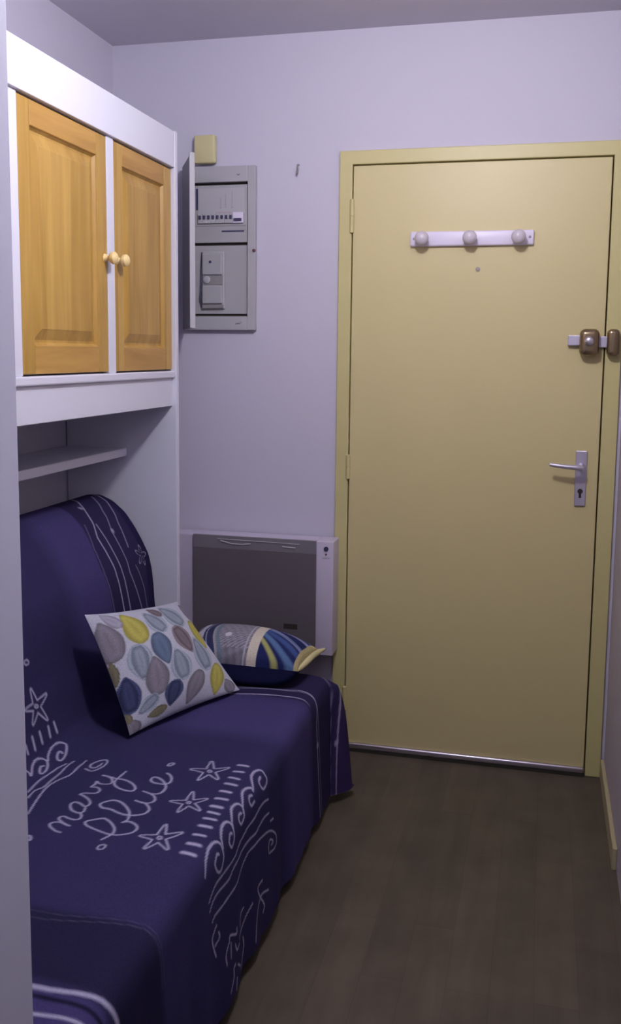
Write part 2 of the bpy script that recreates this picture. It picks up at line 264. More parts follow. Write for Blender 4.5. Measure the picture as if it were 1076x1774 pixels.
STROKES = [[55,[[12734,15433],[12696,15427],[12658,15421],[12615,15407],[12562,15379],[12505,15343],[12455,15308],[12418,15277],[12388,15246],[12365,15216],[12349,15185],[12340,15154],[12339,15125],[12346,15099],[12360,15076],[12377,15057],[12398,15041],[12422,15028],[12449,15021],[12478,15017],[12509,15018],[12543,15025],[12582,15041],[12623,15062],[12664,15081],[12704,15094],[12743,15104],[12782,15114]]],[55,[[12782,15114],[12710,15084],[12637,15053],[12570,15018],[12507,14976],[12449,14929],[12406,14885],[12382,14843],[12374,14805],[12376,14773],[12389,14748],[12413,14731],[12443,14726],[12478,14738],[12520,14762],[12567,14783],[12623,14800],[12685,14814],[12737,14816],[12776,14803],[12806,14779],[12823,14747],[12825,14703],[12813,14651],[12796,14604],[12772,14568],[12743,14536],[12713,14504]]],[55,[[12711,14258],[12731,14320],[12750,14382],[12754,14432],[12738,14469],[12707,14494],[12667,14504],[12614,14495],[12551,14472],[12493,14439],[12442,14394],[12396,14340],[12359,14287],[12331,14236],[12311,14186],[12305,14143],[12315,14106],[12340,14076],[12373,14061],[12419,14068],[12474,14089],[12529,14116],[12581,14154],[12633,14196],[12675,14217],[12706,14202],[12728,14165],[12738,14125],[12736,14089],[12723,14049],[12701,14008],[12669,13965],[12628,13921],[12582,13878],[12526,13836],[12464,13794],[12409,13760],[12361,13737],[12320,13720],[12299,13703],[12309,13679],[12339,13655],[12378,13636],[12425,13626],[12479,13622],[12529,13616],[12573,13609],[12612,13599],[12641,13581],[12657,13547],[12664,13505],[12662,13462],[12651,13420],[12630,13378],[12603,13342],[12569,13311],[12528,13286],[12486,13270],[12441,13276],[12395,13292],[12364,13288],[12361,13247],[12374,13186],[12381,13125],[12368,13060],[12350,12995],[12348,12958],[12373,12975],[12414,13021],[12462,13055],[12520,13062],[12584,13057],[12638,13044],[12676,13027],[12703,13002],[12716,12968],[12714,12919],[12697,12860],[12671,12804],[12635,12751],[12589,12700],[12535,12660],[12471,12635],[12398,12621],[12325,12606]]],[55,[[12325,12606],[12399,12615],[12473,12625],[12541,12637],[12598,12654],[12648,12674],[12699,12689],[12754,12692],[12809,12690],[12868,12695],[12933,12712],[13000,12737],[13068,12771],[13138,12816],[13208,12869],[13271,12928],[13326,12996],[13374,13068],[13402,13134],[13408,13193],[13395,13245],[13365,13279],[13311,13289],[13239,13282],[13165,13264],[13092,13235],[13017,13195],[12950,13150],[12893,13098],[12844,13041],[12804,12980],[12775,12919],[12756,12855],[12744,12784],[12743,12703],[12749,12615],[12758,12530],[12766,12452],[12777,12377],[12787,12302]]],[55,[[13686,15451],[13708,15395],[13731,15339],[13749,15281],[13767,15224],[13780,15167],[13783,15106],[13771,15038],[13747,14966],[13713,14896],[13665,14829],[13606,14763],[13548,14707],[13493,14662],[13438,14626],[13390,14600],[13354,14584],[13325,14578],[13291,14584],[13247,14605],[13199,14638],[13153,14673],[13105,14709],[13058,14747],[13025,14783],[13010,14815],[13008,14844],[13017,14874],[13035,14906],[13065,14938],[13104,14968],[13153,14993],[13211,15015],[13275,15038],[13344,15064],[13418,15089],[13491,15113],[13561,15136],[13631,15158],[13697,15173],[13760,15181],[13819,15183],[13875,15177],[13927,15161],[13975,15138],[14021,15111],[14068,15081],[14114,15047],[14150,15010],[14174,14970],[14189,14928],[14197,14885],[14199,14844],[14194,14803],[14181,14764],[14159,14725],[14129,14688],[14093,14653],[14048,14622],[13997,14593],[13952,14573],[13917,14563],[13887,14562],[13859,14567],[13831,14580],[13804,14599],[13777,14618]]],[55,[[13777,14618],[13800,14586],[13822,14554],[13835,14514],[13832,14462],[13819,14402],[13802,14343],[13783,14289],[13760,14235],[13728,14180],[13682,14121],[13628,14060],[13570,14004],[13508,13951],[13443,13902],[13380,13864],[13320,13839],[13261,13825],[13205,13826],[13152,13845],[13102,13879],[13059,13915],[13022,13953],[12992,13994],[12975,14032],[12973,14064],[12984,14093],[13002,14120],[13025,14146],[13056,14171],[13098,14189],[13155,14195],[13223,14194],[13290,14201],[13354,14222],[13418,14250],[13480,14275],[13539,14294],[13596,14310],[13655,14321],[13715,14325],[13777,14323],[13836,14316],[13892,14304],[13946,14286],[13994,14263],[14038,14239],[14078,14210],[14107,14173],[14124,14125],[14132,14068],[14129,14014],[14114,13967],[14087,13922],[14055,13878],[14017,13833],[13972,13788],[13924,13754],[13867,13737],[13806,13729],[13754,13722],[13717,13712],[13690,13703],[13663,13694]]],[55,[[13827,13748],[13868,13746],[13909,13744],[13947,13736],[13982,13718],[14014,13692],[14039,13661],[14055,13622],[14063,13576],[14060,13527],[14040,13469],[14008,13408],[13970,13354],[13931,13315],[13886,13285],[13834,13257],[13771,13233],[13700,13211],[13629,13190]]],[55,[[13805,13265],[13855,13254],[13905,13244],[13948,13228],[13984,13205],[14015,13176],[14037,13138],[14052,13085],[14059,13024],[14060,12963],[14056,12909],[14046,12856],[14026,12801],[13993,12741],[13951,12680],[13904,12624],[13850,12573],[13791,12526],[13734,12491],[13680,12467],[13628,12454],[13589,12457],[13565,12485],[13554,12529],[13556,12573],[13572,12616],[13602,12658],[13640,12693],[13689,12714],[13747,12727],[13804,12734],[13858,12735],[13911,12729],[13958,12715],[13997,12692],[14029,12661],[14049,12621],[14053,12569],[14045,12509],[14028,12450],[14003,12395],[13969,12341],[13933,12296],[13896,12264],[13857,12240],[13818,12217]]],[44,[[13890,15680],[13904,15718],[13912,15755],[13906,15796],[13889,15830],[13864,15853],[13835,15862],[13806,15853],[13781,15831],[13765,15796],[13758,15756],[13765,15716],[13781,15680],[13806,15658],[13835,15649],[13863,15661],[13890,15680]]],[55,[[13762,11633],[13771,11667],[13775,11702],[13768,11744],[13754,11782],[13734,11811],[13712,11827],[13690,11826],[13672,11811],[13661,11781],[13658,11742],[13665,11701],[13679,11662],[13699,11633],[13722,11616],[13742,11621],[13762,11633]]],[49,[[11773,12418],[11840,12452],[11906,12486],[11965,12494],[12014,12462],[12055,12403],[12090,12335],[12122,12258],[12147,12171],[12159,12091],[12152,12020],[12132,11957],[12107,11912],[12080,11890],[12048,11887],[12014,11898],[11974,11922],[11932,11961],[11893,12006],[11857,12062],[11825,12124],[11808,12182],[11813,12236],[11833,12286],[11860,12320],[11896,12333],[11939,12331],[11976,12312],[12003,12270],[12024,12212],[12038,12160],[12045,12125],[12044,12096],[12044,12067]]],[47,[[11302,12102],[11287,12202],[11272,12301],[11268,12415],[11282,12554],[11307,12707],[11325,12859],[11330,13012],[11330,13164],[11328,13300],[11331,13416],[11333,13517],[11323,13607],[11288,13680],[11241,13742],[11209,13817],[11203,13916],[11212,14026],[11220,14136]]],[47,[[11601,12023],[11587,12148],[11574,12272],[11567,12404],[11576,12553],[11592,12710],[11592,12854],[11563,12975],[11520,13084],[11480,13199],[11447,13327],[11417,13459],[11400,13588],[11398,13704],[11407,13816],[11423,13938],[11444,14078],[11470,14227],[11501,14376],[11537,14522],[11576,14669],[11615,14813]]],[47,[[11189,12267],[11160,12350],[11132,12432],[11112,12522],[11107,12620],[11110,12724],[11109,12851],[11098,13012],[11083,13193],[11074,13376],[11076,13555],[11083,13735],[11089,13912]]],[44,[[14628,11705],[14617,11614],[14605,11523],[14596,11441],[14589,11371],[14585,11312],[14584,11267],[14587,11244],[14594,11236],[14601,11233],[14609,11229],[14617,11230],[14631,11246],[14650,11282],[14674,11333],[14702,11393],[14732,11465],[14766,11547],[14800,11628]]],[44,[[14800,11628],[14864,11589],[14928,11550],[14985,11517],[15034,11490],[15076,11468],[15107,11455],[15125,11452],[15132,11458],[15136,11467],[15140,11475],[15142,11486],[15133,11507],[15113,11541],[15082,11584],[15045,11634],[15001,11692],[14950,11755],[14900,11819]]],[44,[[14900,11819],[14945,11889],[14990,11958],[15028,12019],[15059,12072],[15084,12117],[15100,12152],[15107,12173],[15105,12183],[15101,12190],[15097,12198],[15090,12202],[15074,12198],[15047,12182],[15011,12156],[14969,12125],[14918,12086],[14861,12040],[14803,11995]]],[44,[[14803,11995],[14777,12070],[14751,12144],[14728,12208],[14708,12261],[14690,12303],[14676,12333],[14665,12347],[14657,12349],[14650,12346],[14643,12343],[14637,12336],[14632,12316],[14629,12279],[14628,12229],[14628,12168],[14630,12095],[14634,12011],[14638,11927]]],[44,[[14638,11927],[14565,11920],[14493,11912],[14429,11905],[14375,11897],[14329,11890],[14296,11882],[14280,11873],[14275,11863],[14275,11854],[14274,11844],[14277,11834],[14293,11822],[14325,11807],[14369,11789],[14422,11770],[14485,11749],[14556,11727],[14628,11705]]],[44,[[14793,11799],[14798,11827],[14800,11852],[14792,11870],[14779,11880],[14762,11878],[14744,11866],[14727,11845],[14714,11820],[14708,11792],[14708,11766],[14715,11748],[14728,11738],[14745,11740],[14764,11752],[14779,11773],[14793,11799]]],[44,[[14729,13328],[14723,13243],[14716,13157],[14712,13081],[14709,13015],[14708,12959],[14709,12917],[14713,12896],[14719,12889],[14726,12887],[14732,12884],[14740,12885],[14752,12901],[14767,12936],[14787,12986],[14808,13044],[14833,13113],[14859,13191],[14886,13268]]],[44,[[14886,13268],[14944,13241],[15003,13213],[15055,13189],[15098,13170],[15135,13156],[15163,13148],[15179,13148],[15186,13153],[15190,13161],[15195,13169],[15196,13179],[15189,13196],[15172,13223],[15147,13257],[15116,13297],[15077,13343],[15032,13394],[14987,13444]]],[44,[[14987,13444],[15040,13506],[15093,13567],[15139,13620],[15176,13666],[15205,13704],[15226,13733],[15235,13752],[15235,13761],[15231,13768],[15228,13775],[15221,13779],[15205,13776],[15175,13764],[15136,13745],[15090,13719],[15034,13687],[14971,13648],[14907,13609]]],[44,[[14907,13609],[14889,13688],[14871,13766],[14854,13834],[14839,13890],[14825,13936],[14813,13969],[14804,13984],[14797,13985],[14790,13982],[14783,13980],[14776,13973],[14770,13953],[14764,13914],[14759,13860],[14754,13797],[14750,13721],[14746,13634],[14742,13547]]],[44,[[14742,13547],[14676,13536],[14609,13526],[14550,13515],[14500,13505],[14456,13495],[14425,13485],[14409,13475],[14405,13466],[14405,13456],[14404,13447],[14407,13437],[14421,13426],[14451,13413],[14492,13398],[14541,13382],[14599,13365],[14664,13346],[14729,13328]]],[44,[[14876,13418],[14880,13443],[14882,13466],[14874,13482],[14862,13491],[14845,13490],[14828,13480],[14812,13461],[14799,13438],[14793,13413],[14793,13390],[14801,13373],[14813,13364],[14830,13366],[14847,13376],[14862,13395],[14876,13418]]],[47,[[14716,14971],[14715,14888],[14714,14805],[14715,14730],[14716,14667],[14718,14613],[14722,14573],[14727,14552],[14734,14544],[14741,14542],[14749,14539],[14757,14540],[14767,14555],[14781,14588],[14798,14635],[14817,14690],[14837,14757],[14860,14832],[14882,14906]]],[47,[[14882,14906],[14945,14871],[15009,14836],[15065,14805],[15112,14780],[15152,14760],[15182,14748],[15199,14746],[15206,14752],[15209,14761],[15213,14769],[15214,14779],[15205,14799],[15184,14831],[15154,14873],[15117,14920],[15072,14974],[15020,15034],[14968,15093]]],[47,[[14968,15093],[15014,15166],[15059,15238],[15098,15302],[15129,15356],[15154,15403],[15171,15438],[15178,15459],[15176,15469],[15172,15476],[15167,15483],[15160,15487],[15144,15482],[15117,15464],[15080,15436],[15037,15402],[14985,15359],[14927,15310],[14868,15261]]],[47,[[14868,15261],[14840,15333],[14812,15404],[14787,15466],[14765,15516],[14745,15557],[14730,15586],[14718,15599],[14711,15600],[14704,15596],[14697,15593],[14691,15586],[14688,15566],[14687,15529],[14688,15479],[14691,15420],[14696,15347],[14702,15265],[14709,15182]]],[47,[[14709,15182],[14643,15170],[14577,15157],[14519,15145],[14469,15134],[14427,15123],[14396,15112],[14382,15103],[14378,15094],[14379,15084],[14379,15075],[14382,15066],[14397,15056],[14428,15044],[14471,15031],[14522,15017],[14581,15002],[14649,14987],[14716,14971]]],[47,[[14860,15062],[14865,15087],[14867,15109],[14859,15125],[14845,15134],[14828,15133],[14809,15124],[14792,15105],[14779,15083],[14772,15058],[14772,15036],[14780,15019],[14793,15010],[14811,15011],[14830,15021],[14845,15040],[14860,15062]]],[55,[[9258,12156],[9184,12157],[9110,12158],[9044,12157],[8988,12156],[8941,12155],[8906,12151],[8889,12144],[8885,12136],[8885,12127],[8884,12118],[8887,12108],[8903,12095],[8936,12076],[8983,12054],[9038,12030],[9103,12003],[9176,11974],[9250,11945]]],[55,[[9250,11945],[9243,11857],[9236,11768],[9231,11688],[9227,11620],[9224,11561],[9225,11518],[9230,11494],[9237,11486],[9246,11482],[9255,11477],[9264,11478],[9278,11492],[9299,11526],[9324,11573],[9351,11630],[9382,11698],[9414,11776],[9447,11852]]],[55,[[9447,11852],[9528,11808],[9610,11764],[9683,11725],[9745,11694],[9798,11670],[9838,11654],[9859,11650],[9867,11655],[9871,11664],[9875,11672],[9876,11682],[9864,11701],[9835,11735],[9793,11779],[9742,11830],[9682,11890],[9614,11957],[9546,12023]]],[55,[[9546,12023],[9592,12080],[9637,12138],[9676,12189],[9706,12233],[9729,12271],[9744,12301],[9750,12319],[9748,12329],[9743,12336],[9738,12344],[9730,12349],[9713,12347],[9685,12336],[9649,12318],[9605,12295],[9552,12266],[9491,12232],[9430,12198]]],[55,[[9430,12198],[9407,12271],[9383,12342],[9362,12405],[9343,12456],[9327,12497],[9313,12527],[9303,12541],[9295,12543],[9287,12541],[9280,12540],[9274,12534],[9268,12516],[9264,12482],[9260,12435],[9258,12379],[9257,12312],[9258,12234],[9258,12156]]],[55,[[9402,11957],[9412,11971],[9418,11989],[9415,12017],[9407,12048],[9393,12076],[9377,12099],[9360,12111],[9345,12113],[9334,12102],[9329,12082],[9332,12053],[9340,12023],[9354,11994],[9370,11971],[9386,11962],[9402,11957]]],[90,[[10035,11441],[10300,11431]]],[90,[[10029,11726],[10272,11763]]],[90,[[10002,12132],[10263,12152]]],[90,[[9994,12481],[10291,12512]]],[90,[[10069,12830],[10270,12836]]],[55,[[10715,12337],[10670,12272],[10628,12216],[10590,12149],[10557,12066],[10528,11973],[10510,11880],[10505,11786],[10510,11693],[10525,11610],[10550,11539],[10585,11480],[10622,11438],[10661,11410],[10702,11398],[10758,11463],[10824,11581],[10891,11728],[10941,11863],[10969,11982],[10980,12089],[10975,12158],[10948,12176],[10904,12157],[10860,12119],[10817,12058],[10773,11977],[10742,11904],[10730,11844],[10732,11792],[10743,11761],[10768,11765],[10802,11790],[10837,11816]]],[55,[[10777,13224],[10698,13079],[10637,12992],[10586,12906],[10548,12819],[10520,12733],[10508,12653],[10514,12576],[10534,12505],[10562,12447],[10595,12406],[10635,12378],[10675,12366],[10717,12379],[10768,12442],[10816,12518],[10863,12612],[10906,12718],[10937,12815],[10954,12903],[10960,12983],[10954,13032],[10934,13043],[10902,13025],[10866,12984],[10820,12910],[10769,12812],[10736,12729],[10733,12680],[10748,12648],[10763,12615]]],[55,[[10569,13198],[10592,13193],[10616,13188],[10645,13185],[10682,13184],[10730,13204],[10786,13251]]],[55,[[8231,12080],[8250,12097],[8263,12120],[8264,12159],[8256,12202],[8237,12243],[8213,12277],[8185,12297],[8160,12303],[8140,12290],[8127,12263],[8126,12225],[8135,12182],[8153,12140],[8178,12106],[8204,12090],[8231,12080]]],[55,[[12260,15793],[12272,15826],[12280,15855],[12276,15876],[12262,15888],[12241,15885],[12216,15872],[12191,15847],[12168,15816],[12153,15783],[12147,15753],[12152,15732],[12165,15720],[12186,15723],[12212,15736],[12236,15762],[12260,15793]]],[90,[[15313,11281],[15557,11288]]],[90,[[15332,11648],[15546,11638]]],[90,[[15333,12007],[15564,12022]]],[100,[[15350,12340],[15596,12337]]],[100,[[15363,12729],[15589,12719]]],[100,[[15377,13099],[15621,13070]]],[120,[[15407,13474],[15620,13463]]],[100,[[15437,13758],[15654,13749]]],[90,[[15440,14050],[15678,14009]]],[110,[[15463,14376],[15686,14340]]],[90,[[15473,14761],[15694,14716]]],[120,[[15486,15133],[15720,15099]]],[120,[[15496,15504],[15752,15470]]],[63,[[16007,12087],[15938,11984],[15869,11880],[15815,11783],[15784,11692],[15767,11604],[15764,11523],[15774,11442],[15797,11367],[15825,11291],[15859,11234],[15899,11194],[15943,11176],[15992,11185],[16050,11194],[16109,11179],[16157,11179],[16196,11198],[16226,11242],[16249,11324],[16262,11429],[16261,11518],[16240,11577],[16205,11621],[16163,11651],[16109,11668],[16047,11671],[16006,11630],[15989,11571],[15983,11506],[15977,11441]]],[63,[[16151,13014],[16058,12961],[15979,12854],[15919,12738],[15876,12653],[15846,12587],[15827,12520],[15821,12442],[15827,12363],[15842,12289],[15872,12217],[15911,12150],[15947,12107],[15974,12101],[15998,12119],[16022,12137]]],[63,[[16226,12262],[16230,12350],[16234,12438],[16225,12503],[16193,12538],[16148,12551],[16107,12547],[16072,12522],[16041,12479],[16024,12428],[16027,12384],[16043,12334],[16060,12282]]],[63,[[16143,13757],[16028,13706],[15939,13559],[15871,13434],[15837,13350],[15825,13291],[15826,13231],[15835,13155],[15856,13078],[15884,13017],[15922,12978],[15968,12956],[16008,12951],[16040,12953],[16071,12957],[16106,12969],[16150,12983],[16198,13006],[16237,13046],[16266,13119],[16289,13204],[16289,13275],[16253,13322],[16199,13346],[16151,13351],[16116,13329],[16088,13287],[16071,13243],[16073,13203],[16086,13161],[16100,13118]]],[63,[[16198,14511],[16108,14474],[16020,14429],[15962,14327],[15922,14236],[15895,14152],[15880,14072],[15878,13991],[15888,13915],[15907,13853],[15939,13810],[15980,13782],[16018,13772],[16056,13761],[16094,13762],[16136,13770],[16190,13776],[16249,13791],[16308,13815],[16371,13868],[16422,13952],[16438,14027],[16398,14087],[16324,14140],[16260,14154],[16216,14116],[16173,14056],[16147,14001],[16149,13962],[16167,13928],[16186,13895]]],[63,[[16230,15628],[16161,15551],[16092,15474],[16029,15395],[15985,15274],[15946,15155],[15920,15041],[15913,14927],[15919,14819],[15935,14729],[15960,14661],[15995,14613],[16033,14585],[16079,14556],[16126,14551],[16176,14553],[16230,14552],[16289,14555],[16364,14554],[16442,14603],[16517,14684],[16560,14764],[16557,14837],[16524,14910],[16476,14971],[16414,15019],[16339,15056],[16273,15064],[16227,15011],[16185,14938],[16159,14875],[16161,14836],[16179,14807],[16197,14777]]],[49,[[16667,11225],[16627,11352],[16588,11476],[16559,11601],[16543,11726],[16538,11852],[16539,11978],[16551,12098],[16571,12218],[16582,12352],[16576,12514],[16563,12688],[16559,12845],[16574,12972],[16599,13085],[16621,13196],[16634,13312],[16646,13427],[16661,13533],[16685,13623],[16712,13705],[16732,13799],[16741,13913],[16742,14039],[16739,14176],[16729,14331],[16715,14496],[16702,14653],[16690,14799],[16679,14936],[16678,15054],[16693,15143],[16717,15214],[16745,15285],[16776,15362],[16812,15439],[16847,15515]]],[49,[[17020,11224],[16986,11367],[16952,11509],[16930,11646],[16928,11780],[16937,11909],[16947,12028],[16961,12129],[16976,12221],[16978,12327],[16955,12458],[16921,12603],[16896,12747],[16889,12886],[16892,13024],[16900,13161],[16913,13294],[16932,13427],[16944,13564],[16941,13715],[16932,13871],[16934,14011],[16958,14115],[16992,14206],[17008,14328],[16986,14513],[16948,14726],[16921,14910],[16917,15045],[16925,15154],[16943,15251],[16976,15337],[17019,15411],[17062,15484]]],[49,[[18026,11293],[18063,11155],[18100,11015],[18118,10894],[18110,10798],[18082,10722],[18038,10676],[17976,10665],[17897,10685],[17814,10736],[17726,10826],[17636,10946],[17554,11080],[17487,11225],[17428,11383],[17379,11540],[17342,11691],[17313,11841],[17287,11990],[17263,12137],[17241,12282],[17219,12426],[17193,12572],[17166,12716],[17154,12845],[17166,12949],[17192,13039],[17223,13128],[17257,13220],[17296,13311],[17330,13409],[17360,13513],[17385,13622],[17400,13744],[17401,13880],[17393,14026],[17381,14185],[17367,14360],[17350,14546],[17335,14723],[17321,14892],[17308,15052],[17305,15179],[17317,15257],[17338,15305],[17359,15353]]],[49,[[17986,11369],[17904,11366],[17823,11363],[17762,11344],[17730,11302],[17719,11245],[17729,11180],[17775,11095],[17843,11002],[17895,10953],[17910,10979],[17907,11049],[17905,11118]]],[49,[[17326,10891],[17279,11131]]],[52,[[18359,11960],[18348,12101],[18337,12241],[18353,12327],[18411,12331],[18496,12282],[18600,12211],[18735,12105],[18889,11974],[19016,11889],[19086,11890],[19126,11936],[19166,11983]]],[52,[[18827,11560],[18778,11689],[18730,11815],[18697,11926],[18684,12010],[18687,12080],[18703,12150],[18733,12230],[18777,12311],[18835,12385],[18905,12450],[18988,12508],[19088,12560],[19209,12603],[19346,12641],[19482,12679]]],[52,[[18474,12767],[18504,12864],[18533,12959],[18566,13054],[18610,13147],[18659,13240],[18696,13339],[18712,13458],[18717,13582],[18725,13670],[18743,13696],[18764,13686],[18785,13677]]],[52,[[18312,13226],[18315,13322],[18319,13418],[18344,13494],[18404,13537],[18484,13561],[18565,13586]]],[52,[[18345,13941],[18397,13942],[18450,13943],[18463,13987],[18399,14117],[18298,14289],[18234,14418],[18243,14464],[18289,14470],[18332,14490],[18360,14548],[18387,14619],[18416,14677],[18450,14713],[18487,14737],[18531,14749],[18588,14745],[18653,14729],[18717,14713]]],[52,[[18422,14381],[18747,14420]]],[52,[[18641,14102],[18711,14074],[18781,14045],[18832,14001],[18850,13928],[18847,13839],[18845,13749]]],[52,[[18976,13306],[19054,13286],[19133,13266],[19217,13268],[19315,13310],[19418,13375],[19498,13436],[19539,13485],[19558,13532],[19577,13578]]],[52,[[19067,14154],[19068,14199],[19068,14245],[19088,14279],[19140,14286],[19211,14281],[19281,14303],[19340,14373],[19397,14470],[19453,14566]]],[52,[[19182,13980],[19417,13689]]],[52,[[19436,14074],[19688,14167]]],[52,[]],[52,[[17557,15150],[17576,15189],[17595,15228],[17622,15268],[17651,15319],[17689,15372],[17759,15392],[17883,15357],[18043,15289],[18203,15221]]],[52,[[17752,15060],[17803,15037],[17854,15013],[17896,15020],[17920,15077],[17935,15163],[17949,15249]]]]
DROPS = [['g',0.053,0.267,-0.002,-0.157,0.088,-0.02],['y',0.276,0.207,-0.015,-0.142,0.094,-0.037],['l',0.488,0.197,-0.031,-0.108,0.082,-0.045],['l',0.721,0.165,-0.048,-0.113,0.1,-0.063],['p',0.149,0.1,-0.045,-0.065,0.042,-0.042],['b',0.578,0.092,-0.041,-0.045,0.036,-0.035],['s',0.398,0.458,-0.007,0.137,-0.085,0.016],['b',0.645,0.428,0.016,0.13,-0.085,0.03],['y',0.88,0.402,-0.012,0.143,-0.077,0.019],['l',0.187,0.514,-0.017,0.138,-0.087,0.004],['l',0.495,0.637,0.006,-0.129,0.095,-0.014],['l',0.755,0.596,0.007,-0.152,0.091,-0.018],['g',0.27,0.663,0.017,-0.141,0.088,-0.004],['n',0.048,0.72,0.003,-0.128,0.073,-0.004],['n',0.363,0.844,-0.039,0.081,-0.07,-0.017],['g',0.565,0.856,-0.086,0.104,-0.065,-0.028],['y',0.812,0.848,-0.061,0.12,-0.074,-0.009],['l',0.157,0.851,-0.075,0.037,-0.024,-0.043],['g',0.033,0.959,-0.015,-0.056,0.049,-0.01],['o',0.218,0.932,-0.073,0.004,-0.0,-0.032],['o',0.007,0.521,0.008,-0.09,0.027,-0.001],['g',0.912,0.936,-0.011,-0.056,0.056,-0.013],['o',0.006,0.877,-0.014,-0.038,0.023,-0.008],['g',0.981,0.15,-0.018,-0.099,0.056,-0.027]]
# ================================================================ the setting
XL, XR, ZC, YB = -0.879, 0.905, 2.503, -5.6
struct(MB().box(XL-0.1, XR+0.1, YB-0.1, 0.12, -0.06, 0.0), 'floor', M['floor'])
struct(MB().box(XL-0.1, XR+0.1, YB-0.1, 0.12, ZC, ZC+0.08), 'ceiling', M['ceil'])
struct(MB().box(XL-0.1, XL, YB-0.1, 0.12, 0, ZC), 'wall_left', M['wall'])
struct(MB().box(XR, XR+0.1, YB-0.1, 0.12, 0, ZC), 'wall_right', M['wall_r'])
W_, H_ = 0.841, 2.061
w = MB(); w.box(XL, -0.03, 0, 0.12, 0, ZC); w.box(W_+0.03, XR, 0, 0.12, 0, ZC); w.box(-0.03, W_+0.03, 0, 0.12, H_+0.03, ZC)
struct(w, 'wall_back', M['wall'])
w = MB(); w.box(XL, XR, YB-0.1, YB, 0, 0.9); w.box(XL, -0.6, YB-0.1, YB, 0.9, 2.2); w.box(XR-0.2, XR, YB-0.1, YB, 0.9, 2.2); w.box(XL, XR, YB-0.1, YB, 2.2, ZC)
struct(w, 'wall_front', M['wall'])
struct(MB().box(XL, -0.014, -3.15, -2.14, 0, ZC, 0.003), 'wall_partition', M['part'])
# baseboard on the right wall, narrow painted board
struct(MB().box(XR-0.013, XR, -0.62, -0.012, 0, 0.066, 0.003), 'baseboard_right', M['base'])
w = MB(); w.box(XL, -0.05, -0.012, 0, 0, 0.07, 0.002)
struct(w, 'baseboard_back', M['wall'])

# entrance door: frame, leaf, gap, hinges, threshold bar
fr = MB()
fr.box(-0.047, -0.002, -0.014, 0.05, 0, H_+0.047, 0.003)
fr.box(W_+0.002, 0.893, -0.014, 0.05, 0, H_+0.047, 0.003)
fr.box(-0.047, 0.893, -0.0141, 0.05, H_+0.002, H_+0.0475, 0.003)
fr.mi = 1
fr.box(-0.004, W_+0.004, 0.012, 0.05, 0, H_+0.004)
door = struct(fr, 'door_1', [M['yellow_frame'], M['gap']])
leaf = struct(MB().box(0.0015, W_-0.0025, -0.011, 0.03, 0.006, H_-0.0025, 0.0025), 'door_leaf', M['yellow'], door)
for z0, z1 in ((1.835, 1.95), (0.992, 1.08), (0.148, 0.24)):
    h = MB(); zm = (z0+z1)/2
    h.lathe([(0, .003), (.003, .0075), (zm-z0-.001, .0075), (zm-z0, .006), (zm-z0+.001, .0075), (z1-z0-.003, .0075), (z1-z0, .003)], (-0.001, -0.016, z0), 'z')
    struct(h, 'hinge', M['yellow_frame'], door, smooth=True)
t = MB(); t.box(0.0, W_-0.002, -0.027, -0.010, 0.012, 0.033, 0.007, 4); t.mi = 1; t.box(0.0, W_-0.002, -0.024, -0.002, 0.0, 0.013)
struct(t, 'draught_strip', [M['steel'], M['dark']], door, smooth=True)
# lever handle on its long plate
hp = MB(); hp.box(0.766, 0.803, -0.018, -0.011, 0.935, 1.120, 0.003); 
plate = struct(hp, 'handle_plate', M['alu'], door)
k = MB(); k.lathe([(0, .0085), (.0015, .0085)], (0.7845, -0.018, 0.985), 'y', sgn=-1); k.box(0.7805, 0.7885, -0.0195, -0.0178, 0.963, 0.983, 0.0005)
struct(k, 'keyhole', M['dark'], plate, smooth=True)
lv = MB()
lv.lathe([(0, .012), (.006, .012), (.010, .009), (.046, .009)], (0.7845, -0.018, 1.068), 'y', sgn=-1)
lv.tube([(0.7845, -0.062, 1.068), (0.778, -0.066, 1.0685), (0.765, -0.068, 1.069), (0.73, -0.068, 1.071), (0.70, -0.067, 1.074), (0.684, -0.064, 1.076)], [.0088, .009, .0085, .0075, .007, .006])
struct(lv, 'handle', M['alu'], plate, smooth=True)
# surface lock with its keeper on the frame
lk = MB(); lk.box(0.724, 0.770, -0.030, -0.011, 1.463, 1.497, 0.003)
lk.box(0.815, 0.850, -0.028, -0.011, 1.458, 1.494, 0.002)
lkb = struct(lk, 'lock_bolt', M['alu'], door)
lb = MB(); lb.box(0.760, 0.822, -0.062, -0.011, 1.430, 1.517, 0.018, 5)
lockb = struct(lb, 'lock_case', M['bronze'], door, smooth=True)
c = MB(); c.lathe([(0, .016), (.004, .016), (.009, .012), (.011, .004)], (0.790, -0.060, 1.478), 'y', sgn=-1)
struct(c, 'lock_cylinder', M['steel'], lockb, smooth=True)
lb = MB(); lb.box(0.845, 0.884, -0.055, -0.013, 1.430, 1.517, 0.014, 5)
struct(lb, 'lock_keeper', M['bronze'], door, smooth=True)
p = MB(); p.lathe([(0, .0075), (.002, .0075), (.003, .005)], (0.426, -0.011, 1.712), 'y', sgn=-1, n=20); 
struct(p, 'peephole', M['dull'], door, smooth=True)

